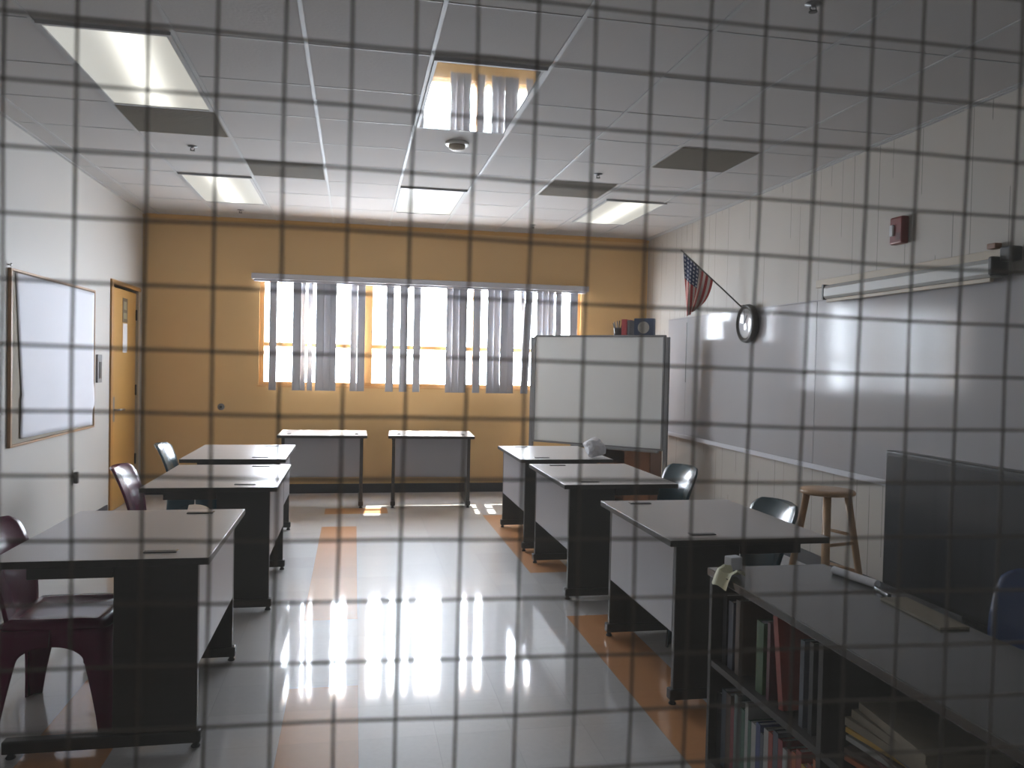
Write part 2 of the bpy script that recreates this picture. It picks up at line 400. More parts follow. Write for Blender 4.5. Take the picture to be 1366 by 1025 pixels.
def troffer(x0, y0, lm, label, grp='lit ceiling light panels'):
    t = thing('ceiling_light', (x0 + P / 2, y0 + P, HC), label, 'ceiling light', group=grp)
    w = MB(); h = .016
    for a, b in (((-P / 2 + .012, -P + .01, -h), (-P / 2 + .034, P - .01, 0)), ((P / 2 - .034, -P + .01, -h), (P / 2 - .012, P - .01, 0)),
                 ((-P / 2 + .034, -P + .01, -h), (P / 2 - .034, -P + .032, 0)), ((-P / 2 + .034, P - .032, -h), (P / 2 - .034, P - .01, 0))):
        w.box(a, b)
    w.obj('light_frame', M['tbar'], t)
    bx('lens', (-P / 2 + .034, -P + .032, -.010), (P / 2 - .034, P - .032, -.001), lm, t)
    return t
TINT = (1.0, .97, .88)
troffer(cx - 3 * P, cy, lens_mat('lens_a', .34, 1.0, .03, .09, .10, TINT), 'largest lit ceiling light, nearest the left wall, with a bright streak')
troffer(cx - 3 * P, cy + 5 * P, lens_mat('lens_b', .36, 1.1, .0, .08, .0, TINT), 'small lit ceiling light far back at left, above the door corner')
troffer(cx, cy + 5 * P, lens_mat('lens_c', .34, .75, .0, .10, 0, TINT), 'lit ceiling light far back, middle of the three by the ochre wall')
troffer(cx + 3 * P + .04, cy + 5 * P, lens_mat('lens_d', .34, 1.2, .0, .09, .0, TINT), 'lit ceiling light far back at right, above the rolling whiteboard')
t = thing('ceiling_light', (cx + P / 2, cy + P, HC), 'unlit ceiling light whose mirror-like panel reflects the blinds', 'ceiling light')
w = MB()
for a, b in (((-P / 2 + .012, -P + .01, -.018), (-P / 2 + .030, P - .01, 0)), ((P / 2 - .030, -P + .01, -.018), (P / 2 - .012, P - .01, 0)),
             ((-P / 2 + .030, -P + .01, -.018), (P / 2 - .030, -P + .028, 0)), ((-P / 2 + .030, P - .028, -.018), (P / 2 - .030, P - .01, 0))):
    w.box(a, b)
w.obj('light_frame', M['tbar'], t)
ln = bx('lens', (-P / 2 + .032, -P + .03, -.003), (P / 2 - .032, P - .03, .0), M['mirror'], t); ln.location = (0, 0, -.0085); ln.rotation_euler = (-.0085, 0, 0)

def vent(x0, y0, label, wx=P, wy=P):
    t = thing('ceiling_vent', (x0 + wx / 2, y0 + wy / 2, HC), label, 'ceiling vent', group='dark return grilles in the ceiling')
    bx('backing', (-wx / 2 + .014, -wy / 2 + .012, -.004), (wx / 2 - .014, wy / 2 - .012, -.001), M['grille'], t)
    w = MB(); k = 0
    y = -wy / 2 + .03
    while y < wy / 2 - .03:
        w.box((-wx / 2 + .02, y, -.010), (wx / 2 - .02, y + .006, -.004)); y += .022
    w.obj('louvers', M['grille'], t)
vent(cx - 2 * P - P, cy + 2 * P, 'dark ceiling grille directly behind the largest light')
vent(cx - 2 * P, cy + 4 * P, 'narrow dark ceiling grille right of the far left light', wy=.56)
vent(cx + 2 * P, cy + 4 * P, 'dark ceiling grille left of the far right light', wx=.58)
vent(cx + 3 * P, cy + 2 * P, 'brown ceiling grille above the flag, farthest right')

def sprinkler(x, y, label):
    t = thing('sprinkler', (x, y, HC), label, 'sprinkler', group='ceiling sprinkler heads')
    w = MB(); w.lathe([(.034, 0), (.034, -.004), (.012, -.006), (.010, -.015)], 16); w.obj('escutcheon', M['grey_metal'], t, smooth=True)
    w = MB(); w.tube([(-.012, 0, -.014), (-.014, 0, -.024), (0, 0, -.032)], .003, 6); w.tube([(.012, 0, -.014), (.014, 0, -.024), (0, 0, -.032)], .003, 6)
    w.lathe([(.002, -.031), (.018, -.032), (.018, -.035), (.002, -.036)], 12); w.obj('deflector', M['charcoal'], t)
sprinkler(-1.18, 6.24, 'sprinkler head behind the dark grille of the largest light')
sprinkler(-1.18, 8.75, 'sprinkler head beyond the far left ceiling light')
sprinkler(1.877, 6.24, 'sprinkler head right of centre, left of the brown grille')
sprinkler(1.887, 8.69, 'sprinkler head near the back wall above the rolling whiteboard')
sprinkler(1.854, 3.119, 'dark sprinkler head at the top edge of the view')
t = thing('smoke_detector', (.672, 5.64, HC), 'round off-white smoke detector just beyond the mirror-like ceiling light', 'smoke detector')
w = MB(); w.lathe([(.085, 0), (.085, -.012), (.078, -.018)], 32); w.obj('base_plate', M['off_white'], t, smooth=True, bevel=.002)
w = MB(); w.lathe([(.058, -.018), (.056, -.04), (.035, -.052), (.001, -.055)], 32); w.obj('sensor_dome', M['beige_trim'], t, smooth=True)

# corridor lamp (the place behind the glass has its own light)
t = thing('ceiling_light', (.9, -1.1, HC), 'corridor ceiling light on the near side of the wired glass', 'ceiling light')
bx('light_frame', (-.62, -.32, -.03), (.62, .32, 0), M['tbar'], t)
bx('lens', (-.59, -.29, -.036), (.59, .29, -.031), mat('corridor_lens', (.8, .8, .8), .4, emit=(1, .97, .95), estr=3.0, noise=.01), t)

# ---------------------------------------------------------------- desks
def make_desk(W, Ln, label, group):
    t = thing('computer_desk', (0, 0, 0), label, 'desk', group=group)
    w = MB(); w.box((-W / 2, -Ln / 2, .712), (W / 2, Ln / 2, .74), 1, top=0); w.obj('tabletop', [M['laminate'], M['charcoal']], t, bevel=.003)
    for sgn in (-1, 1):
        y = sgn * (Ln / 2 - .055)
        lp = bx('leg_panel', (W / 2 - .345, y - .016, .070), (W / 2 - .045, y + .016, .712), M['charcoal'], t, bevel=.004)
        bx('foot', (-W / 2 + .04, y - .024, .022), (W / 2 - .03, y + .024, .070), M['charcoal'], lp, bevel=.006)
        for gx in (-W / 2 + .065, W / 2 - .05):
            w = MB(); w.lathe([(.016, 0), (.018, .004), (.012, .012), (.008, .022)], 12, T=Matrix.Translation((gx, y, 0))); w.obj('glide', M['black'], lp, smooth=True)
        bx('bracket', (-W / 2 + .12, y - .022, .664), (W / 2 - .345, y + .022, .712), M['charcoal'], lp, bevel=.004)
        g = bx('cable_grommet', (W / 2 - .255, sgn * (Ln / 2 - .105) - .016, .740), (W / 2 - .135, sgn * (Ln / 2 - .105) + .016, .745), M['black'], t, bevel=.002)
        w = MB(); w.box((W / 2 - .139, sgn * (Ln / 2 - .105) - .014, .7449), (W / 2 - .129, sgn * (Ln / 2 - .105) + .014, .7475)); w.obj('grommet_cap', M['chrome'], g)
    bx('modesty_panel', (W / 2 - .062, -Ln / 2 + .072, .315), (W / 2 - .045, Ln / 2 - .072, .711), M['panel'], t, bevel=.003)
    bx('cable_tray', (W / 2 - .17, -Ln / 2 + .075, .60), (W / 2 - .075, Ln / 2 - .075, .612), M['charcoal'], t)
    return t
GD = 'computer desks along the left side'
GR = 'computer desks along the right side'
desk0 = make_desk(.76, 1.02, 'nearest left desk, its wide grey top filling the lower left', GD)
desk0.location = (-.525 - .38, 3.69, 0)
def put(src, x, y, rz, label, group, sy=1.0):
    o = copy_tree(src); o.location = (x, y, 0); o.rotation_euler = (0, 0, rz); o['label'] = label; o['group'] = group; return o
deskL = make_desk(.76, 1.06, 'second desk from the front on the left side, beside the burgundy chair by the wall', GD)
deskL.location = (-.435 - .38, 5.435, 0)
put(deskL, -.50 - .38, 6.82, 0, 'farthest desk on the left side, with the teal chair behind it', GD)
put(desk0, 1.355 + .38, 3.80, pi, 'nearest right desk, between the bookcase and the aisle', GR)
put(deskL, 1.305 + .38, 5.435, pi, 'middle desk of the three on the right side', GR)
put(deskL, 1.30 + .38, 6.77, pi, 'farthest right desk, with a crumpled white bag on its corner', GR)
GB = 'desks under the window'
deskB = make_desk(.66, .88, 'grey-panelled desk under the window, left of the two', GB)
deskB.location = (-.305, 8.60, 0); deskB.rotation_euler = (0, 0, -pi / 2)
put(deskB, .80, 8.57, -pi / 2 - .05, 'grey-panelled desk under the window, right of the two', GB)

# ---------------------------------------------------------------- chairs
def make_chair(m, label, group=None):
    t = thing('plastic_chair', (0, 0, 0), label, 'chair', group=group)
    hw, hd = .215, .205
    def seat(u, v):   # u back->front, v across
        a, b = 2 * u - 1, 2 * v - 1
        # rounded-square map
        k = 1 - .10 * (a * a * b * b)
        x, y = a * hd * k, b * hw * k
        e = max(abs(a), abs(b))
        z = .425 + .020 * min(1, (e / .82) ** 3) - .030 * max(0, (e - .82) / .18) ** 1.6
        if a > .3: z -= .014 * ((a - .3) / .7) ** 2
        return (x, y, z)
    w = MB(); w.grid(seat, 22, 22); w.obj('seat', m, t, smooth=True, solid=.009)
    # corner legs with arched aprons
    for sx in (-1, 1):
        for sy in (-1, 1):
            w = MB(); rows = []
            zs = [.418, .39, .365, .352, .349, .343, .334, .322, .308, .295, .27, .22, .16, .08, .0]
            for z in zs:
                tt = 1 - z / .42; out = .028 * tt + .004
                if z >= .352: wx, wy = hd, hw
                else:
                    q = min(1, (.352 - z) / .055); fl = .048 + .055 * (z / .352) ** 1.3
                    wx = hd - (hd - fl) * math.sqrt(1 - (1 - q) ** 2) if q < 1 else fl
                    wy = hw - (hw - fl) * math.sqrt(1 - (1 - q) ** 2) if q < 1 else fl
                Xc, Yc = sx * (hd + out * .8), sy * (hw + out * .6)
                r = .046; row = []
                for f in (1, .6, .25): row.append((Xc - sx * (r + (wx - r) * f), Yc, z))
                for k in range(5):
                    an = k / 4 * pi / 2; row.append((Xc - sx * (r - r * sin(an)), Yc - sy * (r - r * cos(an)), z))
                for f in (.25, .6, 1): row.append((Xc, Yc - sy * (r + (wy - r) * f), z))
                rows.append(row)
            nv = len(rows[0]) - 1
            w.grid(lambda u, v: rows[round(u * (len(rows) - 1))][round(v * nv)], len(rows) - 1, nv)
            w.obj('leg', m, t, smooth=True, solid=.010)
    def back(u, v):   # u bottom->top, v across
        b = 2 * v - 1; z = .405 + .395 * u
        hwid = .150 + .052 * math.sin(min(1, u * 1.25) * pi / 2)
        if u > .86: hwid *= math.sqrt(max(.0, 1 - ((u - .86) / .14) ** 2 * .42))
        x = -hd + .006 - .040 * u - .095 * u * u + .050 * b * b * (.4 + .6 * u)
        if u > .93: x -= .012 * ((u - .93) / .07)
        return (x, b * hwid, z)
    w = MB(); w.grid(back, 22, 18); w.obj('backrest', m, t, smooth=True, solid=.014)
    return t
c1 = make_chair(M['burgundy'], 'glossy burgundy plastic chair at the nearest left desk'); c1.location = (-1.145, 3.62, 0)
def cput(src, x, y, rz, label, m=None, group=None):
    o = copy_tree(src); o.location = (x, y, 0); o.rotation_euler = (0, 0, rz); o['label'] = label
    if m:
        for ch in o.children:
            ch.data = ch.data.copy(); ch.data.materials[0] = m
    return o
cput(c1, -1.14, 5.44, 0, 'burgundy plastic chair against the wall by the second left desk')
c2 = make_chair(M['teal'], 'dark teal plastic chair behind the farthest left desk, near the door'); c2.location = (-1.20, 6.82, 0)
cput(c2, 2.00, 5.30, radians(189), 'teal plastic chair behind the middle right desk')
cput(c2, 1.90, 3.86, radians(184), 'teal plastic chair tucked behind the nearest right desk')
cput(c2, 2.07, 2.28, radians(188), 'shiny navy plastic chair at the right edge between bookcase and television', M['navy'])

# ---------------------------------------------------------------- stool
st = thing('wooden_stool', (2.88, 4.52, 0), 'tall backless wooden stool standing by the right wall', 'stool', rz=radians(14))
w = MB(); w.lathe([(.155, .732), (.164, .736), (.166, .748), (.160, .758), (.05, .755), (.001, .754)], 40); w.obj('seat', M['wood'], st, smooth=True)
legs = []
for k in range(4):
    a = radians(45 + 90 * k); top = Vector((cos(a) * .118, sin(a) * .118, .728)); bot = Vector((cos(a) * .235, sin(a) * .235, 0)); legs.append((top, bot))
    w = MB(); w.tube([bot, bot.lerp(top, .4), top], [.017, .021, .022], 12); w.obj('leg', M['wood'], st, smooth=True)
for lv in (.22, .44):
    for k in range(4):
        z = lv + (.045 if k % 2 else 0); a, b = legs[k], legs[(k + 1) % 4]
        w = MB(); w.tube([a[1].lerp(a[0], z / .728), b[1].lerp(b[0], z / .728)], .010, 10); w.obj('rung', M['wood'], st, smooth=True)

# ---------------------------------------------------------------- rolling whiteboard and cabinet behind it
A, B = Vector((1.93, 8.65, 0)), Vector((3.045, 7.65, 0)); d = (B - A); LB = d.length; ang = math.atan2(d.y, d.x)
wb = thing('rolling_whiteboard', ((A + B) / 2).to_tuple(), 'large white rolling whiteboard set at an angle in the back right corner', 'whiteboard', rz=ang)
H0, H1 = .652, 1.815
bx('writing_surface', (-LB / 2 + .02, -.012, H0 + .02), (LB / 2 - .02, .012, H1 - .02), M['whiteboard'], wb)
w = MB()
w.box((-LB / 2, -.022, H0), (-LB / 2 + .022, .022, H1)); w.box((LB / 2 - .022, -.022, H0), (LB / 2, .022, H1))
w.box((-LB / 2 + .022, -.022, H0), (LB / 2 - .022, .022, H0 + .022)); w.box((-LB / 2 + .022, -.022, H1 - .022), (LB / 2 - .022, .022, H1))
w.obj('board_frame', M['grey_metal'], wb, bevel=.003)
bx('marker_tray', (-.25, -.075, H0 - .016), (.72, -.022, H0 + .004), M['grey_metal'], wb, bevel=.003)
for sx in (-1, 1):
    lg = bx('stand_post', (sx * (LB / 2 + .022) - .02, -.02, .06), (sx * (LB / 2 + .022) + .02, .02, H1 - .02), M['grey_metal'], wb, bevel=.004)
    bx('stand_foot', (sx * (LB / 2 + .022) - .02, -.16, .06), (sx * (LB / 2 + .022) + .02, .13, .095), M['grey_metal'], lg, bevel=.004)
    for yy in (-.14, .11):
        w = MB(); w.lathe([(.03, -.012), (.03, .012)], 16, T=Matrix.Translation((sx * (LB / 2 + .022), yy, .03)) @ Matrix.Rotation(pi / 2, 4, 'Y')); w.obj('caster', M['black'], lg)

cb = thing('wooden_cabinet', ((A + B) / 2 + Vector((-sin(ang), cos(ang), 0)) * .24).to_tuple(), 'brown wooden cabinet hidden behind the rolling whiteboard, seen under its edge', 'cabinet', rz=ang)
c0, cx1 = LB / 2 - .90, LB / 2 - .16; CH = 1.800
w = MB(); D2 = .16
w.box((c0, -D2, 0), (c0 + .02, D2, CH)); w.box((cx1 - .02, -D2, 0), (cx1, D2, CH)); w.box((c0 + .02, D2 - .012, 0), (cx1 - .02, D2, CH))
w.box((c0 + .02, -D2, CH - .02), (cx1 - .02, D2 - .012, CH)); w.box((c0 + .02, -D2, 0), (cx1 - .02, D2 - .012, .06))
w.obj('carcass', M['brown_wood'], cb, bevel=.002)
for z in (.46, .9, 1.35): bx('shelf', (c0 + .02, -D2 + .01, z), (cx1 - .02, D2 - .012, z + .02), M['brown_wood'], cb)
bx('door', (c0 + .005, -D2 - .018, .065), (c0 + .18, -D2 - .001, CH - .02), M['tan_wood'], cb, bevel=.002)
dr = bx('door', (c0 + .46, -D2 - .018, .065), (cx1 - .005, -D2 - .001, CH - .02), M['brown_wood'], cb, bevel=.002)
bx('door_knob', (c0 + .48, -D2 - .032, .88), (c0 + .495, -D2 - .018, .90), M['black'], dr)
def on_cab(lx, ly=0, z=CH):
    v = Matrix.Rotation(ang, 4, 'Z') @ Vector((lx, ly, 0)); return (cb.location.x + v.x, cb.location.y + v.y, z)
t = thing('pencil_cup', on_cab(c0 + .30, -.05), 'black cup of pens on top of the corner cabinet', 'cup', rz=ang)
w = MB(); w.lathe([(.045, 0), (.048, .10), (.042, .10), (.040, .01)], 20); w.obj('cup', M['black'], t, smooth=True)
for k in range(6):
    a = k * 1.05; w = MB(); w.tube([(cos(a) * .02, sin(a) * .02, .02), (cos(a) * .06, sin(a) * .045, .15 + .012 * (k % 3))], .006, 8); w.obj('pen', M['black'] if k % 2 else M['grey_metal'], t)
o = bx('book', (-.03, -.08, 0), (.03, .08, .185), colmat('book_red', (.42, .05, .06)), bevel=.003); o.location = on_cab(c0 + .40, -.05); o.rotation_euler = (0, 0, ang)
tag(o, 'small red book standing on the corner cabinet beside the pencil cup', 'book')
o = bx('book', (-.014, -.08, 0), (.014, .08, .175), colmat('book_grey', (.12, .11, .12)), bevel=.003); o.location = on_cab(c0 + .45, -.05); o.rotation_euler = (0, 0, ang)
tag(o, 'thin dark grey book between the red book and the blue square clock', 'book')
t = thing('desk_clock', on_cab(c0 + .60, -.06), 'blue square desk clock with a pale round face on the corner cabinet', 'clock', rz=ang + .05)
bx('case', (-.105, -.035, 0), (.105, .035, .195), colmat('clock_blue', (.035, .06, .12)), t, bevel=.006)
w = MB(); w.lathe([(.001, 0), (.062, 0), (.062, .004), (.001, .004)], 32, T=Matrix.Translation((0, -.0355, .10)) @ Matrix.Rotation(pi / 2, 4, 'X')); w.obj('clock_face', colmat('pale_dial', (.42, .40, .36)), t)

# ---------------------------------------------------------------- right wall: writing board, rail, screen, clock, flag, alarm
t = thing('wall_whiteboard', (XR, 5.5, .77), 'long glossy whiteboard fixed along the right wall, reflecting the window', 'whiteboard')
ys = [8.52, 8.01, 5.57, 3.13, 2.2]
for k in range(4):
    bx('board_panel', (-.022, ys[k + 1] + .003 - 5.5, .01), (-.001, ys[k] - .003 - 5.5, 1.245), M['wallboard'], t)
w = MB(); w.box((-.075, 2.2 - 5.5, -.012), (-.001, 8.52 - 5.5, .008)); w.box((-.08, 2.2 - 5.5, .008), (-.072, 8.52 - 5.5, .026)); w.obj('marker_rail', mat('rail_white', (.62, .63, .68), .35, noise=.02), t)
bx('top_trim', (-.026, 2.2 - 5.5, 1.246), (-.001, 8.52 - 5.5, 1.256), M['wallboard'], t)
bx('seam_strip', (-.0245, 8.003 - 5.5, .57), (-.0222, 8.017 - 5.5, 1.20), M['black'], t)


t = thing('projector_screen', (XR, 4.62, 2.0), 'pull-down projector screen case mounted above the wall whiteboard', 'projector screen')
bx('mounting_board', (-.028, -.84, .115), (-.001, .97, .172), M['beige_trim'], t, bevel=.003)
w = MB()
prof = [(-.028, .012), (-.105, .012), (-.118, .03), (-.118, .085), (-.105, .11), (-.028, .112)]
vs = [(x, y, z) for y in (-.84, .72) for x, z in prof]; n = len(prof)
w.add(vs, [tuple(range(n)), tuple(range(2 * n - 1, n - 1, -1))] + [(k, (k + 1) % n, n + (k + 1) % n, n + k) for k in range(n)])
w.obj('screen_case', M['screen_case'], t, bevel=.003)
bx('end_cap', (-.122, .72, .008), (-.028, .735, .116), M['charcoal'], t)
w = MB(); w.box((-.13, -.875, .02), (-.02, -.842, .12)); w.box((-.09, -.95, .09), (-.01, -.875, .17)); w.obj('wall_bracket', M['black'], t, bevel=.01)
bx('tension_block', (-.05, -.80, .175), (-.004, -.74, .205), M['brown_wood'], t, bevel=.004)
bx('bottom_bar', (-.10, -.83, -.012), (-.075, .71, .011), M['beige_trim'], t, bevel=.003)

ck = thing('wall_clock', (XR, 6.60, 1.893), 'round wall clock with a thick dark rim above the wall whiteboard', 'clock')
R90 = Matrix.Rotation(-pi / 2, 4, 'Y')
w = MB(); w.lathe([(.15, .03), (.165, .035), (.172, .055), (.165, .085), (.150, .092), (.148, .078)], 48, T=R90)
w.obj('rim', M['charcoal'], ck, smooth=True)
w = MB(); w.lathe([(.001, .030), (.150, .030), (.150, .074), (.1, .083), (.001, .087)], 48, T=R90); w.obj('clock_face', M['clock_face'], ck, smooth=True)
w = MB(); w.box((-.0905, -.004, -.005), (-.088, .004, .085), T=Matrix.Rotation(.6, 4, 'X')); w.box((-.0905, -.003, -.005), (-.088, .003, .12), T=Matrix.Rotation(-.1, 4, 'X')); w.obj('hands', M['clockhand'], ck)

# flag on a slanted pole
base = Vector((XR - .02, 6.77, 2.04)); tip = Vector((3.005, 7.19, 2.585))
fl = thing('wall_flag', base.to_tuple(), 'small striped flag on a slanted pole above the wall clock', 'flag')
pd = tip - base
w = MB(); w.tube([Vector((0, 0, 0)), pd], .0065, 10); w.obj('pole', M['charcoal'], fl, smooth=True)
w = MB(); w.lathe([(.001, 0), (.010, .008), (.007, .02), (.001, .032)], 12, T=Matrix.Translation(pd) @ pd.to_track_quat('Z', 'Y').to_matrix().to_4x4()); w.obj('finial', M['charcoal'], fl, smooth=True)
bx('bracket', (-.01, -.02, -.04), (.019, .02, .03), M['charcoal'], fl, bevel=.004)
fm = bpy.data.materials.new('flag_cloth'); fm.use_nodes = True
nt = fm.node_tree; N = nt.nodes; L = nt.links; b = N['Principled BSDF']; b.inputs['Roughness'].default_value = .8
uvn = N.new('ShaderNodeUVMap'); uvn.uv_map = 'UVMap'; sp = N.new('ShaderNodeSeparateXYZ'); L.new(uvn.outputs[0], sp.inputs[0])
def mt(op, a, c=None):
    n = N.new('ShaderNodeMath'); n.operation = op
    for i, q in enumerate((a, c)):
        if q is None: continue
        if isinstance(q, (int, float)): n.inputs[i].default_value = q
        else: L.new(q, n.inputs[i])
    return n.outputs[0]
U, V = sp.outputs[0], sp.outputs[1]      # U along hoist from the tip, V along fly
stripe = mt('LESS_THAN', mt('FRACT', mt('MULTIPLY', U, 6.5)), .5)
can = mt('MULTIPLY', mt('LESS_THAN', U, 7 / 13), mt('LESS_THAN', V, .4))
su = mt('SUBTRACT', mt('FRACT', mt('MULTIPLY', U, 13 / 7 * 5)), .5); sv = mt('SUBTRACT', mt('FRACT', mt('MULTIPLY', V, 1 / .4 * 6)), .5)
star = mt('LESS_THAN', mt('ADD', mt('MULTIPLY', su, su), mt('MULTIPLY', sv, sv)), .07)
def mixc(f, A_, B_):
    n = N.new('ShaderNodeMix'); n.data_type = 'RGBA'; L.new(f, n.inputs['Factor'])
    for nm, q in (('A', A_), ('B', B_)):
        if isinstance(q, tuple): n.inputs[nm].default_value = (*q, 1)
        else: L.new(q, n.inputs[nm])
    return n.outputs['Result']
c_ = mixc(stripe, (.62, .55, .50), (.42, .035, .035)); cn = mixc(star, (.03, .045, .11), (.55, .55, .58)); L.new(mixc(can, c_, cn), b.inputs['Base Color'])
w = MB(); NU, NV = 26, 30
pu = pd.normalized()
def fp(u, v):
    # hoist runs down the pole from just under the tip, cloth falls and gathers towards the upper corner
    hp = pd * (.985 - u * .50)
    down = Vector((0, 0, -1)); g = v ** 1.3 * .70
    anchor = pd * .985 - pu * .05
    p = hp.lerp(anchor + Vector((.02, -.02, 0)), g)
    Lf = .60 + .0 * u
    # lower corner keeps the cloth length
    drop = Lf * v * (1 - .02 * (1 - u))
    fold = sin(u * 15 + v * 2.0) * .022 * min(1, v * 1.6)
    return tuple(p + down * drop * (1 - .28 * u * (v)) + Vector((.7, .7, 0)) * fold)
w.grid(fp, NU, NV)
o = w.obj('flag_cloth', fm, fl, smooth=True, fix=False, solid=.0015)
uv = o.data.uv_layers.new(name='UVMap')
for lp in o.data.loops:
    i, j = divmod(lp.vertex_index, NV + 1); uv.data[lp.index].uv = (i / NU, j / NV)

al = thing('fire_alarm', (XR, 4.645, 2.40), 'red fire alarm strobe high on the right wall', 'fire alarm')
bx('housing', (-.055, -.062, -.088), (0, .062, .088), M['red'], al, bevel=.012, seg=3)
bx('strobe_lens', (-.068, .012, -.035), (-.054, .048, .038), M['lens'], al, bevel=.006)
w = MB()
for k in range(4): w.box((-.0565, -.045, -.06 + k * .012), (-.0549, -.005, -.055 + k * .012))
w.obj('sounder_slots', M['black'], al)

# ---------------------------------------------------------------- left wall: door, papers, pinboard, switch, outlet
dn_ = thing('door_1', (XL, 8.61, 0), None, None); struct(dn_)
bx('door_leaf', (-.055, -.40, .008), (-.010, .455, 2.145), M['door_wood'], dn_, bevel=.003)
w = MB(); w.box((-.10, -.49, 0), (.018, -.43, 2.17)); w.box((-.10, -.49, 2.17), (.018, .55, 2.21)); w.obj('door_frame', M['door_frame'], dn_, bevel=.004)
bx('door_stop', (-.10, -.43, 0), (-.004, -.403, 2.168), M['jamb'], dn_)
bx('door_jamb', (-.10, .46, 0), (.016, .51, 2.168), M['jamb_pale'], dn_, bevel=.003)
for z in (.42, 1.14, 1.92): bx('hinge', (-.012, .440, z - .055), (.006, .468, z + .055), M['black'], dn_, bevel=.003)
bx('lock_plate', (-.010, -.355, .86), (-.003, -.30, 1.10), M['grey_metal'], dn_, bevel=.003)
h_ = MB(); h_.tube([(-.003, -.325, .975), (.05, -.325, .975), (.055, -.30, .975), (.055, -.20, .972)], .010, 10); h_.obj('door_handle', M['chrome'], dn_, smooth=True)
o = bx('notice', (0, -.085, -.115), (.003, .085, .125), colmat('notice_dark', (.13, .085, .045)), bevel=.001); o.location = (XL - .0095, 8.655, 1.94)
tag(o, 'dark printed notice on the upper part of the wooden door', 'notice')
w = MB(); w.box((.0031, -.06, -.08), (.0034, .06, -.02)); w.box((.0031, -.05, .01), (.0034, .05, .09)); w.obj('picture', colmat('notice_pic', (.30, .27, .16)), o)
o = bx('paper_notice', (0, -.075, -.145), (.002, .075, .145), M['white_paper']); o.location = (XL - .0095, 8.66, 1.67)
tag(o, 'white paper sheet taped to the door below the dark notice', 'notice')

pb = thing('bulletin_board', (XL, 6.73, .865), 'large framed bulletin board on the left wall covered in blank white paper', 'bulletin board')
bx('board', (.001, -.85, .02), (.016, .865, 1.17), M['tack'], pb)
w = MB(); w.box((.001, -.875, 0), (.024, -.85, 1.19)); w.box((.001, .865, 0), (.024, .88, 1.19)); w.box((.001, -.85, 0), (.024, .865, .016)); w.box((.001, -.85, 1.174), (.024, .865, 1.19))
w.obj('board_frame', M['frame_wood'], pb, bevel=.003)
def pap(u, v):
    l = -.80 + (.11 * min(1, (1 - v) * 1.3) if v > .25 else .08 * 0 + .075)
    if v <= .25: l = -.80 + .085
    y = l + u * (.858 - l) if v > .12 else l + u * (.80 - l)
    z = .05 + v * 1.115
    return (.020 + .004 * sin(y * 9 + z * 3) * (1 - v) + (.012 * max(0, .25 - abs(v - .16)) * 4 if v < .3 else 0) * .5, y, z - (.0 if v > .1 else .02 * u))
w = MB(); w.grid(pap, 30, 30); o = w.obj('wall_paper_sheet', M['paper'], None, smooth=True, solid=.001); o.location = pb.location
tag(o, 'big blank sheet of white paper pinned over the bulletin board', 'paper')
w = MB(); w.lathe([(.006, 0), (.004, .012), (.012, .016), (.012, .022), (.001, .024)], 12, T=Matrix.Rotation(pi / 2, 4, 'Y'))
o = w.obj('wall_hook', M['chrome'], None, smooth=True); o.location = (XL, 5.86, 2.075); tag(o, 'small shiny hook above the left end of the bulletin board', 'hook')

t = thing('wall_switch', (XL, 7.775, 1.375), 'grey vertical control panel on the wall between bulletin board and door', 'switch')
bx('plate', (0, -.06, -.125), (.018, .06, .125), M['grey_metal'], t, bevel=.004)
bx('buttons', (.0181, -.03, -.09), (.022, .03, .06), M['black'], t, bevel=.002)
t = thing('wall_outlet', (XL, 7.16, .49), 'wall outlet with a dark plug low on the left wall', 'outlet')
bx('plate', (0, -.04, -.06), (.008, .04, .06), M['off_white'], t, bevel=.002)
bx('plug', (.0081, -.03, -.05), (.04, .01, .045), M['charcoal'], t, bevel=.006)
t = thing('wall_outlet', (-1.43, YB, .958), 'small round dark fitting on the ochre wall left of the window', 'fitting')
w = MB(); w.lathe([(.038, 0), (.036, .006), (.020, .010), (.001, .011)], 20, T=Matrix.Rotation(pi / 2, 4, 'X')); w.obj('plate', M['grey_metal'], t, smooth=True)
bx('button', (-.012, -.018, -.012), (.012, -.010, .012), M['black'], t, bevel=.002)

# ---------------------------------------------------------------- bookcase
BX0, BX1, BY0, BY1, BH = 1.29, 1.755, .95, 2.76, .76
bc = thing('low_bookcase', ((BX0 + BX1) / 2, (BY0 + BY1) / 2, 0), 'long dark low bookcase with a glossy top in the right foreground', 'bookcase')
bo = bc.location
def lb(a, b): return (a[0] - bo.x, a[1] - bo.y, a[2]), (b[0] - bo.x, b[1] - bo.y, b[2])
a, b = lb((BX0 - .008, BY0 - .008, BH - .028), (BX1, BY1 + .0, BH)); bx('top', a, b, M['shelf_top'], bc, bevel=.003)
w = MB()
for aa, bb in (((BX0, BY1 - .03, 0), (BX1, BY1 - .008, BH - .028)), ((BX0, BY0, 0), (BX1, BY0 + .022, BH - .028)), ((BX1 - .012, BY0 + .022, 0), (BX1, BY1 - .03, BH - .028)),
               ((BX0, BY0 + .022, 0), (BX1 - .012, BY1 - .03, .06))):
    a, b = lb(aa, bb); w.box(a, b)
w.obj('carcass', M['shelf_dark'], bc, bevel=.002)
YD = 2.03
a, b = lb((BX0, YD - .011, .06), (BX1 - .012, YD + .011, BH - .028)); bx('divider', a, b, M['shelf_dark'], bc)
for y0, y1 in ((YD + .011, BY1 - .03), (BY0 + .022, YD - .011)):
    a, b = lb((BX0 + .003, y0, .405), (BX1 - .012, y1, .427)); bx('shelf', a, b, M['shelf_dark'], bc)

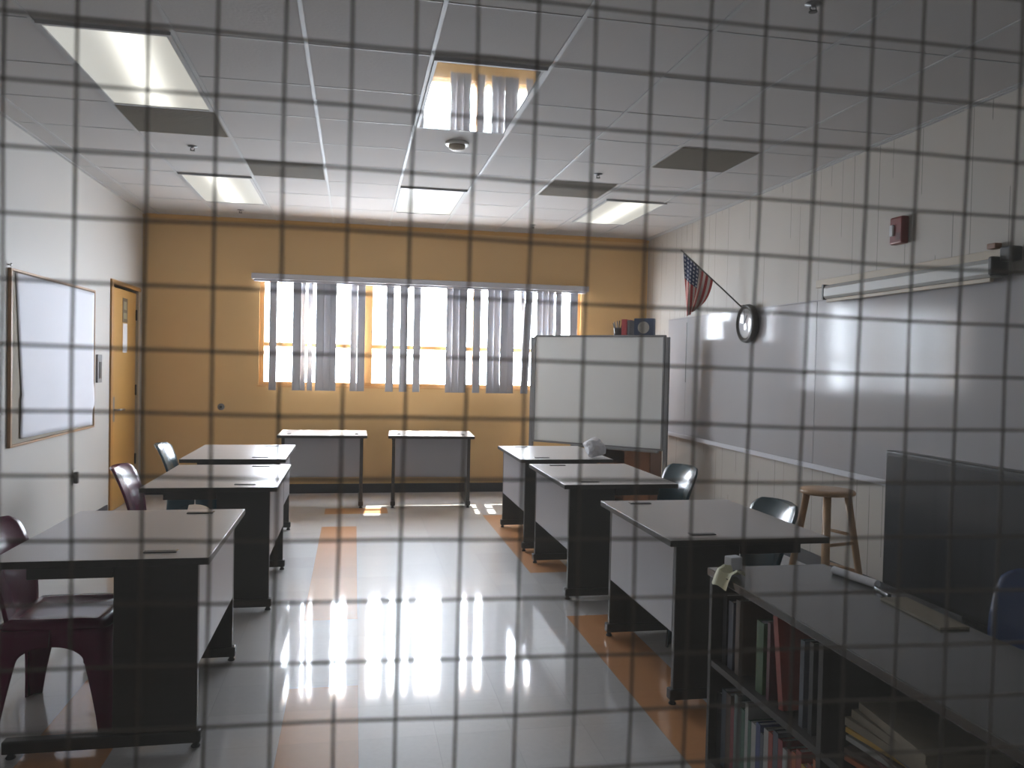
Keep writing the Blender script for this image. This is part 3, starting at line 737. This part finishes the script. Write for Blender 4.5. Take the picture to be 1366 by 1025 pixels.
cols = {'black': (.02, .02, .022), 'dark_red': (.22, .025, .03), 'grey_teal': (.10, .14, .14), 'green': (.02, .10, .06), 'pale': (.36, .36, .34), 'blue': (.03, .05, .17),
        'slate': (.07, .08, .11), 'brick': (.32, .05, .03), 'yellow': (.50, .30, .04), 'orange': (.45, .11, .03), 'purple': (.14, .05, .18), 'brown': (.09, .05, .03), 'maroon': (.10, .02, .03), 'dark_green': (.03, .09, .02)}
def book(y0, th, h, dep, c, z, label, group, lean=0, x=BX0 + .03):
    q = thing('book', (x, y0, z), label, 'book', group=group); q.rotation_euler = (lean, 0, 0)
    w = MB(); w.box((0, -th, 0), (dep, -th + .003, h)); w.box((0, -.003, 0), (dep, 0, h)); w.box((0, -th + .003, 0), (.004, -.003, h)); w.obj('cover', colmat('cover_' + c, cols[c], .4), q)
    bx('pages', (.004, -th + .003, .004), (dep - .005, -.003, h - .004), M['white_paper'], q)
    return q
rowc = ['black', 'slate', 'brown', 'dark_red', 'grey_teal', 'grey_teal', 'green', 'pale', 'green', 'pale', 'blue', 'slate', 'pale', 'brick', 'slate', 'dark_red', 'pale', 'brick', 'orange', 'brick', 'yellow', 'brick', 'orange', 'slate']
y = BY1 - .034; G1 = 'books on the lower shelf of the bookcase'
ordn = 'first second third fourth fifth sixth seventh eighth ninth tenth eleventh twelfth thirteenth fourteenth fifteenth sixteenth seventeenth eighteenth nineteenth twentieth twenty-first twenty-second twenty-third twenty-fourth'.split(); prev = ''
for k, c in enumerate(rowc):
    th = .020 + .012 * random.random()
    if k < 3: th = .034
    if y - th < YD + .02: break
    nm = c.replace('_', ' ')
    book(y, th, .24 + .07 * random.random(), .20 + .05 * random.random(), c, .06,
         f'{nm} book on the lower shelf, {ordn[k]} from the bookcase far end', G1)
    prev = f'{nm} book'; y -= th + .0015
G2 = 'books on the upper shelf of the bookcase'
book(2.45, .045, .235, .22, 'dark_green', .427, 'dark green binder on the upper bookcase shelf', G2)
book(2.70, .03, .25, .22, 'black', .427, 'black book at the far end of the upper bookcase shelf', G2)
book(2.655, .035, .24, .22, 'slate', .427, 'slate grey book second from the far end of the upper bookcase shelf', G2)
book(2.60, .03, .26, .22, 'brown', .427, 'brown book third from the far end of the upper bookcase shelf', G2)
book(2.38, .018, .25, .21, 'maroon', .427, 'thin maroon book just right of the green binder', G2)
book(2.30, .028, .285, .23, 'brick', .427, 'tall leaning red book in the middle of the upper bookcase shelf', G2, lean=radians(-10))
book(2.185, .022, .26, .21, 'slate', .427, 'slate grey book leaning right of the tall red book', G2)
book(2.135, .020, .27, .21, 'black', .427, 'black thin book beside the bookcase divider', G2)
# stacked magazines right of the divider
z = .427; G3 = 'magazines piled on the upper shelf'
mags = [('purple', 'white'), ('orange', ''), ('purple', ''), ('brown', ''), ('maroon', ''), ('pale', ''), ('brown', ''), ('yellow', ''), ('slate', '')]
for k, (c, _) in enumerate(mags):
    th = .010 + .004 * (k % 2); a = radians((-8, 10, -4, 14, -12, 6, -7, 9, -3)[k])
    o = bx('magazine', (-.105, -.14, 0), (.105, .14, th), colmat('cover_' + c, cols[c], .35), bevel=.001)
    o.location = (BX0 + .155, 1.83, z); o.rotation_euler = (0, 0, a); z += th + .0006
    tag(o, f'{c} magazine, {ordn[k]} from the bottom of the upper shelf pile', 'magazine', G3)
for k in range(3):
    o = bx('paper_stack', (-.12, -.15, 0), (.12, .15, .022), M['tan_paper'], bevel=.001); o.location = (BX0 + .15, 1.80 - .02 * k, z); o.rotation_euler = (0, 0, radians(4 - 5 * k)); z += .0235
    tag(o, ('lowest', 'middle', 'topmost')[k] + ' bundle of tan papers on top of the magazine pile', 'paper', 'tan paper bundles')
z = .06
for k, c in enumerate(['purple', 'maroon', 'pale', 'brick', 'slate', 'yellow', 'brown']):
    th = .022; o = bx('magazine', (-.105, -.14, 0), (.105, .14, th), colmat('cover_' + c, cols[c], .35), bevel=.001)
    o.location = (BX0 + .155, 1.83, z); o.rotation_euler = (0, 0, radians((5, -6, 9, -3, 7, -9, 3)[k])); z += th + .0006
    tag(o, f'{c} magazine, {ordn[k]} from the bottom of the lower shelf pile', 'magazine', 'magazines piled on the lower shelf')

# things on the bookcase and desks
o = bx('eraser', (-.026, -.02, 0), (.026, .02, .048), M['white_paper'], bevel=.004); o.location = (1.365, 2.72, BH); o.rotation_euler = (0, 0, .2)
tag(o, 'small white block on the far end of the bookcase top', 'box')
def crumple(name, r, loc_, m, seed, sq=(1, 1, 1)):
    import bmesh
    bm = bmesh.new(); bmesh.ops.create_icosphere(bm, subdivisions=3, radius=r)
    zmin = 0
    for v in bm.verts:
        n1 = mnoise.noise(v.co * (3.2 / r * .35) + Vector((seed, 0, 0))); n2 = mnoise.noise(v.co * (8 / r * .3) + Vector((0, seed, 0)))
        v.co *= 1 + .28 * n1 + .16 * n2; v.co.x *= sq[0]; v.co.y *= sq[1]; v.co.z *= sq[2]
    zmin = min(v.co.z for v in bm.verts)
    for v in bm.verts: v.co.z -= zmin
    me = bpy.data.meshes.new(name); bm.to_mesh(me); bm.free(); me.materials.append(m)
    o = bpy.data.objects.new(name, me); COL.objects.link(o); o.location = loc_; return o
o = crumple('crumpled_bag', .085, (1.94, 6.36, .74), M['white_paper'], 3, (1, 1, .95)); tag(o, 'crumpled white bag on the corner of the farthest right desk', 'bag')
# creased note hanging over the bookcase edge
w = MB()
pts = [(.05, .004), (.02, .012), (0, .006), (-.012, -.02), (-.020, -.045)]
w.grid(lambda u, v: (pts[round(u * 4)][0] + .006 * sin(v * 7), -.07 + .12 * v, pts[round(u * 4)][1] + .012 * sin(v * 9 + u * 3) * (1 if u < .5 else .3) + .004), 4, 10)
o = w.obj('paper_note', M['cream_paper'], None, smooth=False, solid=.001); o.location = (BX0 - .005, 2.64, BH + .006); tag(o, 'creased cream note hanging over the bookcase edge at its far corner', 'paper')
# rolled sheets and folder at the back edge
def roll(x, y, L_, r, rz, label):
    w = MB(); w.tube([(-L_ / 2, 0, r), (L_ / 2, 0, r)], r, 20); w2 = w
    w.tube([(-L_ / 2 - .001, 0, r), (-L_ / 2 + .002, 0, r)], r * .5, 12)
    o = w.obj('paper_roll', M['white_paper'], None, smooth=False); o.location = (x, y, BH); o.rotation_euler = (0, 0, rz); tag(o, label, 'paper', None)
roll(1.722, 2.52, .20, .014, radians(100), 'white rolled paper on the back edge of the bookcase top')
o = bx('marker', (-.05, -.007, 0), (.05, .007, .014), M['black'], bevel=.004); o.location = (1.715, 2.36, BH); o.rotation_euler = (0, 0, radians(80)); tag(o, 'black marker lying beside the rolled paper', 'marker')
o = bx('folder', (-.045, -.15, 0), (.045, .15, .008), M['tan_paper'], bevel=.001); o.location = (1.70, 2.15, BH); o.rotation_euler = (0, 0, radians(-4)); tag(o, 'beige folder lying along the back edge of the bookcase top', 'folder')

# ---------------------------------------------------------------- television on a low cart
tv = thing('television', (2.56, 2.93, .42), 'large black flat television standing behind the bookcase, screen facing the aisle', 'television')
TW = 1.18 / 2
bx('housing', (-.008, -TW, .035), (.06, TW, .690), M['black'], tv, bevel=.008, seg=3)
bx('screen', (-.0115, -TW + .022, .060), (-.0085, TW - .022, .668), M['screen'], tv)
w = MB(); w.box((-.09, -.25, 0), (.13, .25, .014)); w.box((.01, -.08, .014), (.045, .08, .036)); w.obj('stand', M['black'], tv, bevel=.004)
ct = thing('television_cart', (2.58, 2.93, 0), 'low black cart carrying the television', 'cart')
bx('cabinet_body', (-.20, -.55, .08), (.20, .55, .42), M['shelf_dark'], ct, bevel=.004)
for sx in (-.16, .16):
    for sy in (-.5, .5):
        w = MB(); w.lathe([(.035, -.012), (.035, .012)], 16, T=Matrix.Translation((sx, sy, .035)) @ Matrix.Rotation(pi / 2, 4, 'Y')); w.box((sx - .015, sy - .015, .05), (sx + .015, sy + .015, .08)); w.obj('caster', M['black'], ct)

# ---------------------------------------------------------------- light
sc = bpy.context.scene
wd = bpy.data.worlds.new('World'); sc.world = wd; wd.use_nodes = True
wd.node_tree.nodes['Background'].inputs[0].default_value = (.89, .92, 1.03, 1)
wd.node_tree.nodes['Background'].inputs[1].default_value = 40.0
sun = bpy.data.lights.new('sun', 'SUN'); sun.energy = 20; sun.angle = radians(.6); sun.color = (1, .95, .86)
so = bpy.data.objects.new('sun', sun); COL.objects.link(so)
dv = Vector((-.06, -1, -1.45)); so.rotation_euler = dv.to_track_quat('-Z', 'Y').to_euler(); so.location = (1, 13, 8)
pl = bpy.data.lights.new('sky_portal', 'AREA'); pl.shape = 'RECTANGLE'; pl.size = WX1 - WX0; pl.size_y = WZ1 - WZ0; pl.cycles.is_portal = True
po = bpy.data.objects.new('sky_portal', pl); COL.objects.link(po); po.location = ((WX0 + WX1) / 2, YB + .16, (WZ0 + WZ1) / 2); po.rotation_euler = (-pi / 2, 0, 0)

# ---------------------------------------------------------------- camera
yaw, pitch, rl = .19222, .02407, .02133
cyw, syw, cp, sp_ = cos(yaw), sin(yaw), cos(pitch), sin(pitch)
f = Vector((syw * cp, cyw * cp, -sp_)); r = Vector((cyw, -syw, 0)); u = r.cross(f)
rr = r * cos(rl) + u * sin(rl); uu = -r * sin(rl) + u * cos(rl)
cam = bpy.data.cameras.new('camera'); co = bpy.data.objects.new('camera', cam); COL.objects.link(co)
Mx = Matrix((rr, uu, -f)).transposed().to_4x4(); Mx.translation = Vector((0, 0, 1.4887)); co.matrix_world = Mx
cam.sensor_width = 36; cam.lens = 1079.16 * 36 / 1366; cam.clip_start = .01
cam.dof.use_dof = True; cam.dof.focus_distance = 6.0; cam.dof.aperture_fstop = 23
sc.camera = co
sc.view_settings.view_transform = 'Standard'; sc.view_settings.look = 'None'; sc.view_settings.gamma = 1; sc.view_settings.use_curve_mapping = False
sc.view_settings.exposure = 0.65
sc.cycles.max_bounces = 10; sc.cycles.transparent_max_bounces = 16; sc.cycles.caustics_reflective = True; sc.cycles.sample_clamp_indirect = 6
